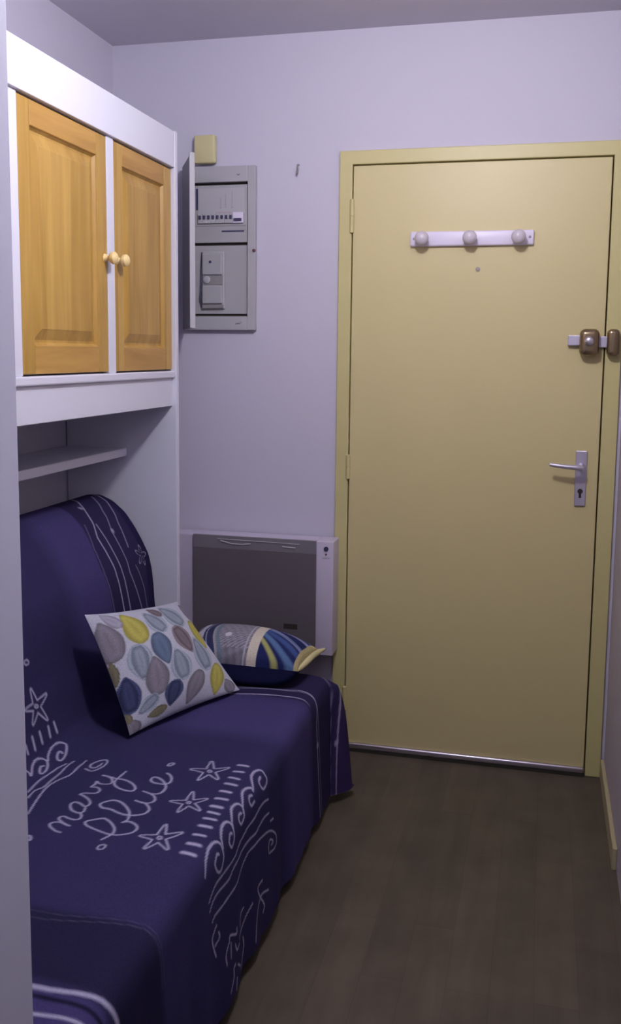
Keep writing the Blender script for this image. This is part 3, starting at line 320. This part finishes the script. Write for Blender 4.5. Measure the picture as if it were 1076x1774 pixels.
# coat rack: white bar with three round pegs, hung on the door
rk = thing('coat_rack', 'white wooden coat rack with three round pegs, screwed to the yellow door', 'coat rack', (0.402, -0.011, 1.81))
rk.location = (0.402, -0.011, 1.81)
b = MB(); b.box(0.200, 0.604, -0.027, -0.011, 1.787, 1.836, 0.006, 3); b.build('rack_bar', M['white'], rk, smooth=True)
for x in (0.213, 0.591):
    s_ = MB(); s_.lathe([(0, .0045), (.0015, .004)], (x, -0.0270, 1.812), 'y', sgn=-1, n=14); s_.build('screw', M['greyink'], rk, smooth=True)
for x in (0.243, 0.400, 0.556):
    s_ = MB(); s_.lathe([(0, .011), (.012, .010), (.020, .012), (.027, .020), (.036, .0235), (.045, .021), (.051, .013), (.053, .002)], (x, -0.027, 1.810), 'y', sgn=-1)
    s_.build('peg', M['porcelain'], rk, smooth=True)

# ================================================================ overbed cupboard bridge
XF = -0.498          # front plane of the doors
unit = thing('bridge_cupboard', 'white bridge cupboard with pine doors standing over the sofa', 'cupboard', (-0.69, -1.25, 0))
UN, UF = -2.125, -0.380
b = MB()
b.box(XL+0.004, XF+0.012, -0.4015, UF, 0, 2.108, 0.002)
b.build('side_panel', M['unit'], unit)
b = MB(); b.box(XL+0.004, XF+0.004, UN, UN+0.018, 0, 2.108, 0.002); b.build('side_panel', M['unit'], unit)
b = MB(); b.box(XF-0.018, XF+0.010, UN+0.018, -0.4015, 1.997, 2.106, 0.002); b.build('top_rail', M['unit'], unit)
b = MB(); b.box(XL+0.004, XF-0.018, UN+0.018, -0.4015, 2.075, 2.093); b.build('top_panel', M['unit'], unit)
b = MB(); b.box(XL+0.004, XF+0.008, UN+0.018, -0.4015, 1.347, 1.369, 0.004); b.build('bottom_shelf', M['unit'], unit)
b = MB(); b.box(XF-0.020, XF-0.002, UN+0.018, -0.4015, 1.257, 1.347, 0.002); b.build('lower_rail', M['unit'], unit)
b = MB(); b.box(XL+0.004, XL+0.010, UN+0.018, -0.4015, 1.369, 2.075); b.build('back_panel', M['unit'], unit)
b = MB(); b.box(XL+0.010, -0.66, UN+0.018, -0.4015, 1.090, 1.117, 0.003); b.build('open_shelf', M['unit'], unit)
for y0, y1 in ((-1.342, -1.302), (-0.857, -0.815), (-1.83, -1.79)):
    b = MB(); b.box(XF-0.020, XF, y0, y1, 1.369, 1.997, 0.002); b.build('stile', M['unit'], unit)
def pine_door(y0, y1, knob_y):
    z0, z1 = 1.3735, 1.9925; st = 0.055; xo = XF-0.001; xi = xo-0.019
    d = MB()
    d.box(xi, xo, y0, y0+st, z0, z1, 0.003); d.box(xi, xo, y1-st, y1, z0, z1, 0.003)
    d.mi = 1
    d.box(xi, xo-0.0004, y0+st, y1-st, z1-0.058, z1, 0.0025); d.box(xi, xo-0.0004, y0+st, y1-st, z0, z0+0.068, 0.0025)
    root = d.build('door', [M['pine'], M['pine_h']], unit)
    # raised and fielded centre panel
    ya, yb, za, zb = y0+st, y1-st, z0+0.068, z1-0.058
    p = MB(); bm = p.bm; levels = [(0.0, xo-0.004), (0.006, xo-0.012), (0.012, xo-0.012), (0.036, xo-0.004), (0.038, xo-0.003)]
    rings = []
    for ins, x in levels:
        rings.append([bm.verts.new((x, yy, zz)) for yy, zz in ((ya+ins, za+ins), (yb-ins, za+ins), (yb-ins, zb-ins), (ya+ins, zb-ins))])
    for A_, B_ in zip(rings, rings[1:]):
        for k_ in range(4): bm.faces.new((A_[k_], A_[(k_+1) % 4], B_[(k_+1) % 4], B_[k_]))
    bm.faces.new(rings[-1])
    p.box(xi+0.002, xi+0.006, ya-0.004, yb+0.004, za-0.004, zb+0.004)
    p.build('door_panel', M['pine'], root)
    k_ = MB(); k_.lathe([(0, .0115), (.004, .010), (.009, .007), (.014, .007), (.017, .0125), (.022, .0165), (.029, .0165), (.034, .012), (.036, .003)], (xo, knob_y, 1.676), 'x')
    k_.build('knob', M['knob'], root, smooth=True)
pine_door(-1.300, -0.859, -0.874)
pine_door(-0.813, -0.4045, -0.800)
pine_door(-1.788, -1.344, -1.772)

# ================================================================ things on the far wall
sr = thing('bell_box', 'small pale yellow box fixed above the grey electrical panel', 'wall box', (-0.525, 0, 2.13))
b = MB(); b.box(-0.564, -0.487, -0.032, -0.006, 2.082, 2.178, 0.006, 3); b.build('cover', M['cream'], sr, smooth=True)
b = MB(); b.box(-0.560, -0.491, -0.008, 0, 2.086, 2.174, 0.002); b.build('back_plate', M['grey_d'], sr)
hk = MB(); hk.tube([(-0.194, 0, 2.070), (-0.194, -0.010, 2.069), (-0.194, -0.012, 2.055), (-0.194, -0.012, 2.042), (-0.194, -0.018, 2.038), (-0.194, -0.022, 2.046)], 0.0035)
tag(hk.build('wall_hook', M['grey_d'], None, smooth=True), 'small grey metal hook on the white wall left of the door', 'hook')

ep = thing('electrical_panel', 'grey electrical panel with its cover swung open, beside the cupboard', 'electrical panel', (-0.475, 0, 1.79))
x0, x1, z0, z1 = -0.607, -0.342, 1.508, 2.072
fx0, fx1, fz0, fz1 = -0.585, -0.370, 1.556, 2.018
b = MB()
b.box(x0, fx0, -0.024, 0, z0, z1, 0.002); b.box(fx1, x1, -0.024, 0, z0, z1, 0.002)
b.box(fx0, fx1, -0.024, 0, z0, fz0, 0.002); b.box(fx0, fx1, -0.024, 0, fz1, z1, 0.002)
b.build('frame', M['grey'], ep)
b = MB(); b.box(fx0, fx1, -0.004, 0, fz0, fz1); b.build('back_box', M['dark'], ep)
b = MB(); b.box(fx0+0.002, fx1-0.0035, -0.018, -0.004, 1.812, fz1-0.009, 0.002); up = b.build('breaker_plate', M['grey_l'], ep)
b = MB(); b.box(-0.553, -0.380, -0.0195, -0.018, 1.912, 1.998); b.mi = 1
for q, (xa, za) in enumerate(((-0.470, 1.93), (-0.452, 1.93), (-0.428, 1.93))):
    b.box(xa, xa+0.0012, -0.0202, -0.0194, za, za+0.035+0.012*q); b.box(xa-0.004, xa+0.005, -0.0202, -0.0194, za+0.012*(q % 2), za+0.0016+0.012*(q % 2))
b.mi = 2; b.box(-0.49, -0.43, -0.0201, -0.0194, 1.914, 1.9165)
b.build('wiring_label', [M['label'], M['greyink'], M['pinkink']], up)
b = MB(); b.box(-0.560, -0.554, -0.0215, -0.018, 1.925, 1.998); b.build('hinge_shadow_strip', M['ink'], up).name = 'painted_shadow_strip'  # dark strip put in for the shadow along the hinge side
xb = -0.552
for i in range(8):
    n_ = MB(); n_.box(xb, xb+0.0158, -0.026, -0.018, 1.878, 1.911, 0.001); n_.mi = 1; n_.box(xb+0.004, xb+0.0118, -0.031, -0.0255, 1.892, 1.905, 0.001)
    n_.build('breaker', [M['label'], M['ink']], up); xb += 0.0163
n_ = MB(); n_.box(xb, xb+0.036, -0.028, -0.018, 1.878, 1.914, 0.001); n_.mi = 1; n_.box(xb+0.004, xb+0.032, -0.034, -0.0275, 1.884, 1.893, 0.001); n_.build('main_switch', [M['white'], M['ink']], up)
b = MB(); b.box(fx0+0.004, fx1-0.006, -0.0190, -0.0178, 1.868, 1.8705); b.mi = 1; b.box(-0.466, -0.384, -0.0195, -0.018, 1.8485, 1.8535); b.build('label_strip', [M['grey_d'], M['ink']], up)
b = MB(); b.box(fx0+0.002, fx1-0.0035, -0.010, -0.004, fz0+0.009, 1.803, 0.001); lo = b.build('meter_bay', M['grey_l'], ep)
b = MB(); b.box(-0.538, -0.456, -0.020, -0.010, 1.582, 1.782, 0.003); mt = b.build('meter', M['grey'], lo)
b = MB(); b.box(-0.536, -0.462, -0.030, -0.019, 1.700, 1.774, 0.004); b.box(-0.536, -0.462, -0.030, -0.019, 1.600, 1.665, 0.004); b.build('meter_cover', M['grey_l'], mt)
b = MB(); b.box(-0.536, -0.462, -0.024, -0.019, 1.666, 1.699); b.build('meter_window', M['grey_d'], mt)
b = MB(); b.lathe([(0, .013), (.006, .013), (.008, .010)], (-0.519, -0.022, 1.684), 'y', sgn=-1); b.build('meter_dial', M['label'], mt, smooth=True)
b = MB(); b.box(-0.538, -0.458, -0.024, -0.019, 1.584, 1.597, 0.001); b.build('terminal_cover', M['grey_d'], mt)
b = MB(); b.lathe([(0, .005), (.003, .004)], (-0.505, -0.030, 1.745), 'y', sgn=-1, n=14); b.build('seal_screw', M['ink'], mt, smooth=True)
b = MB(); b.tube([(-0.541, -0.014, 1.78), (-0.544, -0.016, 1.72), (-0.541, -0.022, 1.67), (-0.546, -0.020, 1.62), (-0.540, -0.016, 1.585)], 0.0028, 8); b.build('meter_cable', M['ink'], mt, smooth=True)
b = MB(); b.lathe([(0, .0055), (.006, .005), (.008, .002)], (-0.345, -0.024, 1.783), 'y', sgn=-1, n=16); b.build('catch', M['red'], ep, smooth=True)
b = MB(); b.tube([(-0.413, -0.0245, 1.530), (-0.404, -0.0247, 1.533), (-0.397, -0.0245, 1.531), (-0.391, -0.0245, 1.537)], 0.0028, 8); b.build('emblem', M['greyink'], ep); b = MB(); b.tube([(-0.408, -0.0245, 2.044), (-0.402, -0.0245, 2.040), (-0.399, -0.0245, 2.045)], 0.0025, 8)
b.build('emblem', M['greyink'], ep)
# open cover, hinged on the left, swung towards the room
cv = MB(); Lc = 0.262
cv.box(0, Lc-0.010, -0.004, 0.006, z0, z1, 0.002); cv.mi = 1; cv.box(Lc-0.010, Lc, -0.010, 0.008, z0, z1, 0.002)
ang = math.atan2(-0.232, 0.122)
cv.build('cover_door', [M['grey_d'], M['cover_edge']], ep, mtx=Matrix.Translation((-0.604, -0.030, 0)) @ Matrix.Rotation(ang, 4, 'Z'))

# electric heater
ht = thing('electric_heater', 'wall heater with smoked grey front and white control strip, left of the door', 'heater', (-0.32, 0, 0.38))
b = MB(); b.box(-0.640, -0.092, -0.098, -0.012, 0.375, 0.783, 0.005, 3); b.build('casing', M['heater'], ht, smooth=True)
b = MB(); b.box(-0.092, -0.030, -0.104, -0.012, 0.375, 0.783, 0.004, 3); cp = b.build('control_strip', M['heater'], ht, smooth=True)
b = MB(); b.box(-0.543, -0.091, -0.110, -0.098, 0.366, 0.738, 0.001); b.mi = 1; b.box(-0.543, -0.091, -0.1098, -0.098, 0.738, 0.784, 0.001)
fp = b.build('front_panel', [M['glass'], M['glass_t']], ht)
b = MB(); b.tube([(-0.440, -0.111, 0.766), (-0.40, -0.111, 0.757), (-0.36, -0.111, 0.756), (-0.328, -0.111, 0.760)], 0.0025, 8)
b.tube([(-0.212, -0.111, 0.757), (-0.164, -0.111, 0.755)], 0.0025, 8); b.tube([(-0.45, -0.111, 0.772), (-0.15, -0.111, 0.769)], 0.0015, 8); b.build('top_streak', M['grey_l'], fp, smooth=True)  # pale thin lines along the top band
b = MB(); b.box(-0.205, -0.155, -0.1106, -0.1099, 0.463, 0.482); b.build('badge', M['dark'], fp)
b = MB(); b.lathe([(0, .0085), (.003, .008)], (-0.056, -0.104, 0.757), 'y', sgn=-1, n=20); b.build('dial', M['ink'], cp, smooth=True)
b = MB(); b.lathe([(0, .0035), (.002, .003)], (-0.056, -0.104, 0.738), 'y', sgn=-1, n=12); b.build('indicator', M['red'], cp, smooth=True)
b = MB()
for i in range(5): b.box(-0.068+i*0.0052, -0.0645+i*0.0052, -0.1046, -0.1038, 0.722+0.001*(i % 2), 0.727)
b.build('marking', M['greyink'], cp)
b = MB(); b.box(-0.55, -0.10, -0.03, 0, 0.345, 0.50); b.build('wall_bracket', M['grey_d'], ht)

# ceiling lamp of the entrance, above and in front of the camera view
lm = thing('ceiling_lamp', 'white globe ceiling lamp above the entrance passage', 'lamp', (LAMP[0], LAMP[1], ZC))
b = MB(); b.lathe([(0, .055), (.02, .05), (.03, .02)], (LAMP[0], LAMP[1], ZC), 'z', sgn=-1); b.build('lamp_base', M['shade'], lm, smooth=True)
b = MB(); b.tube([(LAMP[0], LAMP[1], ZC-0.03), (LAMP[0], LAMP[1], ZC-0.085)], 0.018); b.build('socket', M['shade'], lm, smooth=True)
em = bpy.data.materials.new('glowing_globe'); em.use_nodes = True; nt = em.node_tree; nt.nodes.clear()
e_ = nt.nodes.new('ShaderNodeEmission'); e_.inputs[0].default_value = (*LAMP_COL, 1); e_.inputs[1].default_value = LAMP_W/(4*PI**2*LAMP_R**2)
nt.links.new(e_.outputs[0], nt.nodes.new('ShaderNodeOutputMaterial').inputs[0])
b = MB(); b.lathe([(LAMP_R*(1-math.cos(PI*k/16)), LAMP_R*math.sin(PI*k/16)) for k in range(17)], (LAMP[0], LAMP[1], LAMP[2]-LAMP_R), 'z', n=32); b.build('globe', em, lm, smooth=True)

# ================================================================ sofa bed
sf = thing('sofa_bed', 'fold-out sofa under a navy printed throw, inside the bridge cupboard', 'sofa', (-0.42, -1.26, 0))
b = MB(); b.box(-0.48, 0.012, -2.07, -0.462, 0.25, 0.408, 0.03, 4); b.build('seat_mattress', M['foam'], sf, smooth=True)
bp_ = [(-.845, .45), (-.845, .86), (-.825, .915), (-.79, .94), (-.74, .945), (-.705, .93), (-.667, .90), (-.637, .86), (-.60, .79), (-.585, .735), (-.58, .68), (-.575, .6), (-.555, .5), (-.54, .43)]
bb = MB(); rA = [bb.bm.verts.new((x, -2.07, z)) for x, z in bp_]; rB = [bb.bm.verts.new((x, -0.465, z)) for x, z in bp_]
for i in range(len(bp_)): bb.bm.faces.new((rA[i], rA[(i+1) % len(bp_)], rB[(i+1) % len(bp_)], rB[i]))
bb.bm.faces.new(rA); bb.bm.faces.new(rB)
bb.build('backrest', M['foam'], sf, smooth=True)
b = MB(); b.box(-0.84, -0.03, -2.05, -0.48, 0.19, 0.249, 0.006); b.build('frame', M['frame'], sf)
for x in (-0.78, -0.06):
    for y in (-2.02, -0.51):
        b = MB(); b.box(x-0.022, x+0.022, y-0.022, y+0.022, 0, 0.19, 0.004); b.build('leg', M['frame'], sf)

# ---------------------------------------------------------------- throw
PROF = np.array([(-.862,.60),(-.862,.88),(-.85,.92),(-.827,.946),(-.785,.963),(-.739,.965),(-.698,.948),(-.657,.914),(-.625,.87),(-.601,.83),(-.577,.784),(-.566,.739),(-.56,.688),(-.554,.6),(-.535,.5),(-.518,.445),(-.50,.425),(-.46,.42),(-.02,.422),(.008,.417),(.026,.402),(.034,.378),(.036,.34),(.042,.18),(.048,.035)])
SL = np.append(0, np.cumsum(np.hypot(*(PROF[1:]-PROF[:-1]).T)))
SEND = SL[-1]; YE, YN = -0.445, -2.085
S_EDGE = SL[18]       # where the seat starts to round over the front
ns = 564
s_ = np.linspace(0, SEND, ns)
t_main = np.linspace(YN, YE, 470)
nb = 70
def smooth_prof(s):
    x = np.interp(s, SL, PROF[:, 0]); z = np.interp(s, SL, PROF[:, 1]); return x, z
px_, pz_ = smooth_prof(s_)
ker = np.hanning(13); ker /= ker.sum()
def conv(a): return np.convolve(np.pad(a, 6, mode='edge'), ker, 'valid')
px_, pz_ = conv(px_), conv(pz_); px_[:3] = -.862
# columns: near overhang, main, far overhang (b in 0..1 of the local drop length)
bfrac = np.linspace(0, 1, nb+1)[1:]
seatw = np.clip((s_-1.07)/0.10, 0, 1)           # 0 on the backrest, 1 on the seat
drop = 0.035 + seatw*0.345
T = np.zeros((ns, nb+470+nb)); P = np.zeros((ns, nb+470+nb, 3))
T[:, nb:nb+470] = t_main[None, :]
P[:, nb:nb+470, 0] = px_[:, None]; P[:, nb:nb+470, 1] = t_main[None, :]; P[:, nb:nb+470, 2] = pz_[:, None]
def overhang(side):
    y0, sg = (YE, 1) if side > 0 else (YN, -1)
    b = bfrac[None, :]*drop[:, None]                                   # hanging length
    a = np.clip(s_-S_EDGE, 0, None)[:, None]*np.ones_like(b)           # front overhang
    r = 0.028
    th = np.minimum(b/r, PI/2)
    dy = r*np.sin(th); dz = r*(1-np.cos(th)) + np.maximum(b-r*PI/2, 0)
    x = px_[:, None]*np.ones_like(b); y = y0 + sg*dy; z = pz_[:, None]-dz
    # corner cone where the cloth hangs over both edges
    rr = (a**4+b**4)**0.25
    phi = np.arctan2(b, a+1e-9)
    fl = np.sin(2*phi)**2
    dd = 0.014 + np.minimum(rr, .05)*0.45 + rr*(0.03+0.07*fl) + 0.062*fl*(1-np.exp(-rr/.06))
    cx = -0.004+dd*np.cos(phi); cy = y0-0.012+ (dd+0.012)*np.sin(phi)
    cz = 0.421 - np.clip(rr-0.02, 0, None)*1.0 - 0.008*np.clip(rr/.02, 0, 1)
    cz = np.maximum(cz, 0.034+0.0*b)
    k = np.clip(a/0.045, 0, 1)*np.clip(b/0.03, 0, 1)
    x = x*(1-k)+cx*k; yy = y*(1-k)+(y0+sg*(cy-y0))*k; z = z*(1-k)+cz*k
    z = np.maximum(z, 0.03)
    return x, yy, z, b
x, y, z, bF = overhang(+1); sl = np.s_[:, nb+470:]
P[sl+(0,)] if False else None
P[:, nb+470:, 0], P[:, nb+470:, 1], P[:, nb+470:, 2] = x, y, z; T[:, nb+470:] = YE+bF
x, y, z, bN = overhang(-1)
P[:, :nb, 0], P[:, :nb, 1], P[:, :nb, 2] = x[:, ::-1], y[:, ::-1], z[:, ::-1]; T[:, :nb] = (YN-bN)[:, ::-1]
S = s_[:, None]*np.ones_like(T)
# soft wrinkles and hanging folds
aF = np.clip(S-S_EDGE-0.03, 0, None)
P[:, :, 0] += 0.022*aF*(0.5*np.sin(T*21+1.0)+0.35*np.sin(T*37+S*2+0.4)+0.25*np.sin(T*58))*np.clip((-0.52-T)/0.15, 0, 1)
flat = np.clip((S-0.95)/0.1, 0, 1)*np.clip((S_EDGE-S)/0.06, 0, 1)
P[:, :, 2] += flat*(0.0018*np.sin(T*33+S*7)+0.0012*np.sin(T*13-S*29+1))
bk = np.clip((S-0.45)/0.1, 0, 1)*np.clip((0.95-S)/0.1, 0, 1)
P[:, :, 0] += bk*(0.004*np.sin(T*9+1.2)+0.002*np.sin(T*23+S*9))
# far quarter of the backrest bows forward a little
# printed pattern
NAVY = np.array((0.034, 0.030, 0.088)); PURP = np.array((0.056, 0.046, 0.140)); DARK = np.array((0.017, 0.013, 0.050)); DBAND = np.array((0.028, 0.022, 0.070)); WHT = np.array((0.42, 0.40, 0.55))
C = np.ones(S.shape+(3,))*NAVY
def band(t0, t1, col, soft=0.012):
    k = np.clip((T-t0)/soft+.5, 0, 1)*np.clip((t1-T)/soft+.5, 0, 1)
    C[:] = C*(1-k[..., None])+np.array(col)*k[..., None]
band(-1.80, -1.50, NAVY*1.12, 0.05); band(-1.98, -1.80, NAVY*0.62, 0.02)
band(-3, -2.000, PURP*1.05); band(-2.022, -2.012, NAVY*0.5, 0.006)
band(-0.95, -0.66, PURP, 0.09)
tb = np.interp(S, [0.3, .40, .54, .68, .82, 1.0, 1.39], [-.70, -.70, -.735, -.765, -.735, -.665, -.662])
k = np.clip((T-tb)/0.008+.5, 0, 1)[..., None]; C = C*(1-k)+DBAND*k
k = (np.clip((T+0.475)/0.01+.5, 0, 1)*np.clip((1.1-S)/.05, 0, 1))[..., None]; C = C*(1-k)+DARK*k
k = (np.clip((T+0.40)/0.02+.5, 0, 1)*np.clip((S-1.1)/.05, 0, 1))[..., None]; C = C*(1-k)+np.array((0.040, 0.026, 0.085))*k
def line(ss, tt, w, v=1.0, fade=None):
    tc = np.interp(S, ss, tt); d = np.abs(T-tc)
    k = np.clip(1.3-d/w*1.0, 0, 1)*v*(S > ss[0])*(S < ss[-1])
    if fade is not None: k = k*np.interp(S, fade[0], fade[1])
    C[:] = C*(1-k[..., None])+WHT*k[..., None]
line([.40, .50, .594, .72, .844, 1.0, 1.387, 1.50, 1.57, 1.62], [-.555, -.64, -.696, -.685, -.66, -.662, -.662, -.645, -.645, -.655], 0.0032, 1, ([1.56, 1.61], [1, 0]))
line([.55, .70, .856, 1.365, 1.54, 1.60, 1.68, 1.97], [-.655, -.645, -.618, -.614, -.585, -.592, -.614, -.612], 0.0032, .8)
line([.44, .52, .594, .734, .87, 1.2], [-.49, -.55, -.59, -.593, -.535, -.53], 0.003, .6)
line([.43, .485, .574, .66], [-.455, -.47, -.519, -.545], 0.0028, .7)
line([.54, .62, .70, .82, .90], [-.715, -.745, -.755, -.728, -.70], 0.0022, .3)
line([.72, .80, .90], [-.545, -.51, -.485], 0.0025, .45)
line([1.05, 1.45, 1.55, 1.62, 1.98], [-.415, -.415, -.40, -.395, -.34], 0.0045, .75)
line([1.05, 1.45, 1.98], [-.598, -.598, -.585], 0.0026, .5)
line([1.05, 1.45, 1.55, 1.98], [-.437, -.437, -.43, -.40], 0.0022, .35)
line([1.05, 1.50, 1.57, 1.60, 1.64, 1.98], [-2.0, -1.9985, -1.99, -1.984, -1.972, -1.965], 0.0062, 1)
line([1.05, 1.50, 1.62, 1.98], [-2.056, -2.052, -2.045, -2.03], 0.0045, 1)
line([1.05, 1.40, 1.60, 1.7], [-1.825, -1.825, -1.80, -1.80], 0.0018, .10)
line([1.05, 1.40, 1.60, 1.7], [-1.81, -1.81, -1.79, -1.79], 0.0018, .08)
def dot(sc, tc, r):
    k = np.clip(1.5-np.hypot(S-sc, T-tc)/r, 0, 1)[..., None]*.7; C[:] = C*(1-k)+WHT*k
dot(.482, -.640, .008); dot(.592, -.583, .008); dot(1.74, -.610, .009); dot(1.78, -.377, .010)
MASK = np.zeros(S.shape)
for w_, pts in STROKES:
    if len(pts) < 2: continue
    w_ = w_*1e-4; p = np.array(pts)*np.array((1e-4, -1e-4))
    for A_, B_ in zip(p[:-1], p[1:]):
        i0, i1 = np.searchsorted(s_, [min(A_[0], B_[0])-w_, max(A_[0], B_[0])+w_])
        j0, j1 = np.searchsorted(t_main, [min(A_[1], B_[1])-w_, max(A_[1], B_[1])+w_])
        if i1 <= i0 or j1 <= j0: continue
        SS = S[i0:i1, nb+j0:nb+j1]; TT = T[i0:i1, nb+j0:nb+j1]
        d = B_-A_; l2 = d@d+1e-12
        u = np.clip(((SS-A_[0])*d[0]+(TT-A_[1])*d[1])/l2, 0, 1)
        dist = np.hypot(SS-A_[0]-u*d[0], TT-A_[1]-u*d[1])
        k = np.clip(1.35-dist/(w_*.5), 0, 1)
        m_ = MASK[i0:i1, nb+j0:nb+j1]; np.maximum(m_, k, out=m_)
C[:] = C*(1-MASK[..., None])+WHT*MASK[..., None]
# small starfish print on the far end of the backrest
def starprint(sc, tc, R_, rot, v=.6):
    ds, dt = S-sc, T-tc; rad = np.hypot(ds, dt); an = np.arctan2(dt, ds)-rot
    edge = R_*(0.62+0.38*np.cos(5*an))
    k = (np.clip(1.3-np.abs(rad-edge)/.0035, 0, 1)*v)[..., None]; C[:] = C*(1-k)+WHT*k
starprint(.70, -.487, .034, .3)
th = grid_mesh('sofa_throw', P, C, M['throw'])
tag(th, 'navy cotton throw printed with white starfish, waves and lettering, draped over the sofa', 'throw')

# ---------------------------------------------------------------- cushions
def pillow(c00, c10, c11, c01, hu, hd, colfun, name, parent, n=150, ear=0.05, zmin=None, power=.5):
    """corners TL TR BR BL; hu/hd bulge along +normal / -normal"""
    c00, c10, c11, c01 = [np.array(c, float) for c in (c00, c10, c11, c01)]
    g = np.linspace(0, 1, n); U, V = np.meshgrid(g, g)      # rows V, cols U
    cu, cv_ = 2*U-1, 2*V-1
    pin = ear
    U2 = .5+ .5*cu*(1-pin*(1-cv_**2)); V2 = .5+.5*cv_*(1-pin*(1-cu**2))
    def bil(u, v): return (c00*(1-u)[..., None]*(1-v)[..., None]+c10*u[..., None]*(1-v)[..., None]+c11*u[..., None]*v[..., None]+c01*(1-u)[..., None]*v[..., None])
    base = bil(U2, V2)
    nrm = np.cross(c11-c00, c10-c01); nrm = nrm/np.linalg.norm(nrm)
    bul = (np.clip((1-cu**2), 0, 1)*np.clip((1-cv_**2), 0, 1))**power
    wr = 0.05*np.sin(9*U+5*V)*np.sin(11*V-3*U)*(1-bul)
    front = base + nrm*(hu*(bul+wr*bul*2))[..., None]
    back = base - nrm*(hd*bul)[..., None]
    if zmin is not None:
        front[..., 2] = np.maximum(front[..., 2], zmin+0.002); back[..., 2] = np.maximum(back[..., 2], zmin)
    return U, V, front, back
def pil_obj(name, U, V, front, back, cf, cb, parent):
    a = grid_mesh(name, front, cf, M['cushion'], parent)
    b_ = grid_mesh('cushion_back', back[:, ::-1], cb[:, ::-1], M['cushion'], parent)
    return a, b_
lc = dict(g=(.20, .185, .22), y=(.38, .345, .085), l=(.235, .27, .33), p=(.30, .29, .36), b=(.16, .13, .15), s=(.105, .145, .22), n=(.045, .055, .12), o=(.17, .155, .10))
cu1 = thing('scatter_cushion', 'white square cushion printed with grey, blue and mustard leaf drops, leaning on the sofa back', 'cushion', (-0.36, -0.83, 0.43))
U, V, fr_, bk_ = pillow((-.508, -1.010, .733), (-.425, -.560, .660), (-.190, -.655, .432), (-.362, -1.055, .432), .062, .050, None, '', None, zmin=0.428, power=.62)
base = np.ones(U.shape+(3,))*np.array((.48, .49, .57))
ccol = base.copy()
for c_, cu_, cv2, ax, ay, bx, by in DROPS:
    ax, ay, bx, by = ax*1.12, ay*1.12, bx*1.2, by*1.2; det = ax*by-ay*bx
    du, dv = U-cu_, V-cv2
    a_ = (du*by-dv*bx)/det; b_ = (ax*dv-ay*du)/det
    wd = np.sqrt(np.clip(1-a_**2, 0, 1))*np.where(a_ > -.2, 1-.62*((a_+.2)/1.2)**1.6, 1)
    q = np.where(wd > 1e-3, np.abs(b_)/np.maximum(wd, 1e-3), 9)
    q = np.maximum(q, np.abs(a_)**3)
    k = np.clip((1-q)*9, 0, 1)[..., None]
    col = np.array(lc[c_])
    tone = 1+.28*np.sin(q*(9 if c_ in 'nbl' else 5))[..., None]*(.8)
    lite = np.where((np.abs(q-.72) < .08)[..., None] & (c_ in 'nbl'), 1.45, 1.0)
    ccol = ccol*(1-k)+np.clip(col*tone*lite, 0, 1)*k
a1, b1 = pil_obj('cushion_front', U, V, fr_, bk_, ccol, base, cu1)
a1['label'] = 'leaf-printed face'

cu2 = thing('scatter_cushion', 'blue wave and grey patterned cushion lying flat at the far end of the seat', 'cushion', (-0.2, -0.46, 0.43))
U, V, fr_, bk_ = pillow((-.430, -.330, .500), (-.012, -.375, .478), (-.030, -.590, .482), (-.400, -.615, .494), .080, .060, None, '', None, ear=0.03, zmin=0.4245, power=.42)
G = np.ones(U.shape+(3,))
nz = np.sin(U*70+V*23)*np.sin(V*61-U*31)
col = G*np.array((.19, .18, .22))*(1+.25*nz[..., None])
hat = (np.abs(((U*26+V*20) % 1)-.5) < .14)[..., None]*((np.abs(V-.5) < .42) & (U < .6))[..., None]; col = np.where(hat, np.array((.34, .33, .40)), col)
def put(mask, c_, soft=None):
    global col
    col = np.where(mask[..., None], np.array(c_), col)
arc = U-.10*(V-.5)**2*4
put(U < .13, (.50, .49, .56))
put((arc > .02) & (arc < .05), (.10, .11, .17))
put((arc > .12) & (arc < .205), (.035, .04, .10)); put((arc > .14) & (arc < .15), (.30, .32, .42)); put((arc > .205) & (arc < .225), (.30, .30, .34)); put((arc > .235) & (arc < .262), (.14, .20, .25))
put(np.hypot((U-.36)*1.0, (V-.72)*.6) < .028, (.55, .53, .58)); put(np.hypot((U-.42)*1.0, (V-.25)*.6) < .018, (.45, .43, .48))
bl = U > .635
colb = G*np.array((.018, .024, .095))
for v0_, sl_, wd_, cc_ in ((.06, .10, .05, (.07, .12, .22)), (.20, .45, .040, (.24, .25, .42)), (.30, 1.15, .045, (.22, .22, .38)), (.13, .30, .02, (.10, .16, .30)), (.46, 1.15, .06, (.05, .085, .24)), (.58, 1.55, .055, (.09, .16, .30)), (.72, 1.8, .045, (.34, .34, .13)), (.38, .75, .02, (.10, .17, .32))):
    vc = v0_+sl_*(U-.64)-.5*(U-.64)**2
    k = np.clip(1.6-np.abs(V-vc)/wd_*1.1, 0, 1)[..., None]; colb = colb*(1-k)+np.array(cc_)*k
col = np.where(bl[..., None], colb, col)
put((U > .565) & (U < .645), (.58, .53, .44)); put((U > .535) & (U < .548), (.40, .38, .42))
put((U > .965), (.42, .36, .18))
cb = G*np.array((.010, .011, .045))
bulk = np.abs(1-(2*U-1)**6)*np.abs(1-(2*V-1)**8)*V**3
bk_[..., 1] -= .045*bulk; bk_[..., 2] = np.maximum(bk_[..., 2]-.03*bulk, .4245)
a2, b2 = pil_obj('cushion_front', U, V, fr_, bk_, col, cb, cu2)
a2['label'] = 'patterned upper face'; b2['label'] = 'plain navy underside'
pp = MB(); pp.tube([(-.036, -.588, .481), (-.031, -.55, .481), (-.028, -.49, .480), (-.024, -.43, .480), (-.014, -.385, .480), (.002, -.362, .484)], [.004, .009, .011, .011, .009, .004], 12)
pe = pp.build('edge_trim', M['cream'], cu2, smooth=True); pe['label'] = 'mustard edge trim'
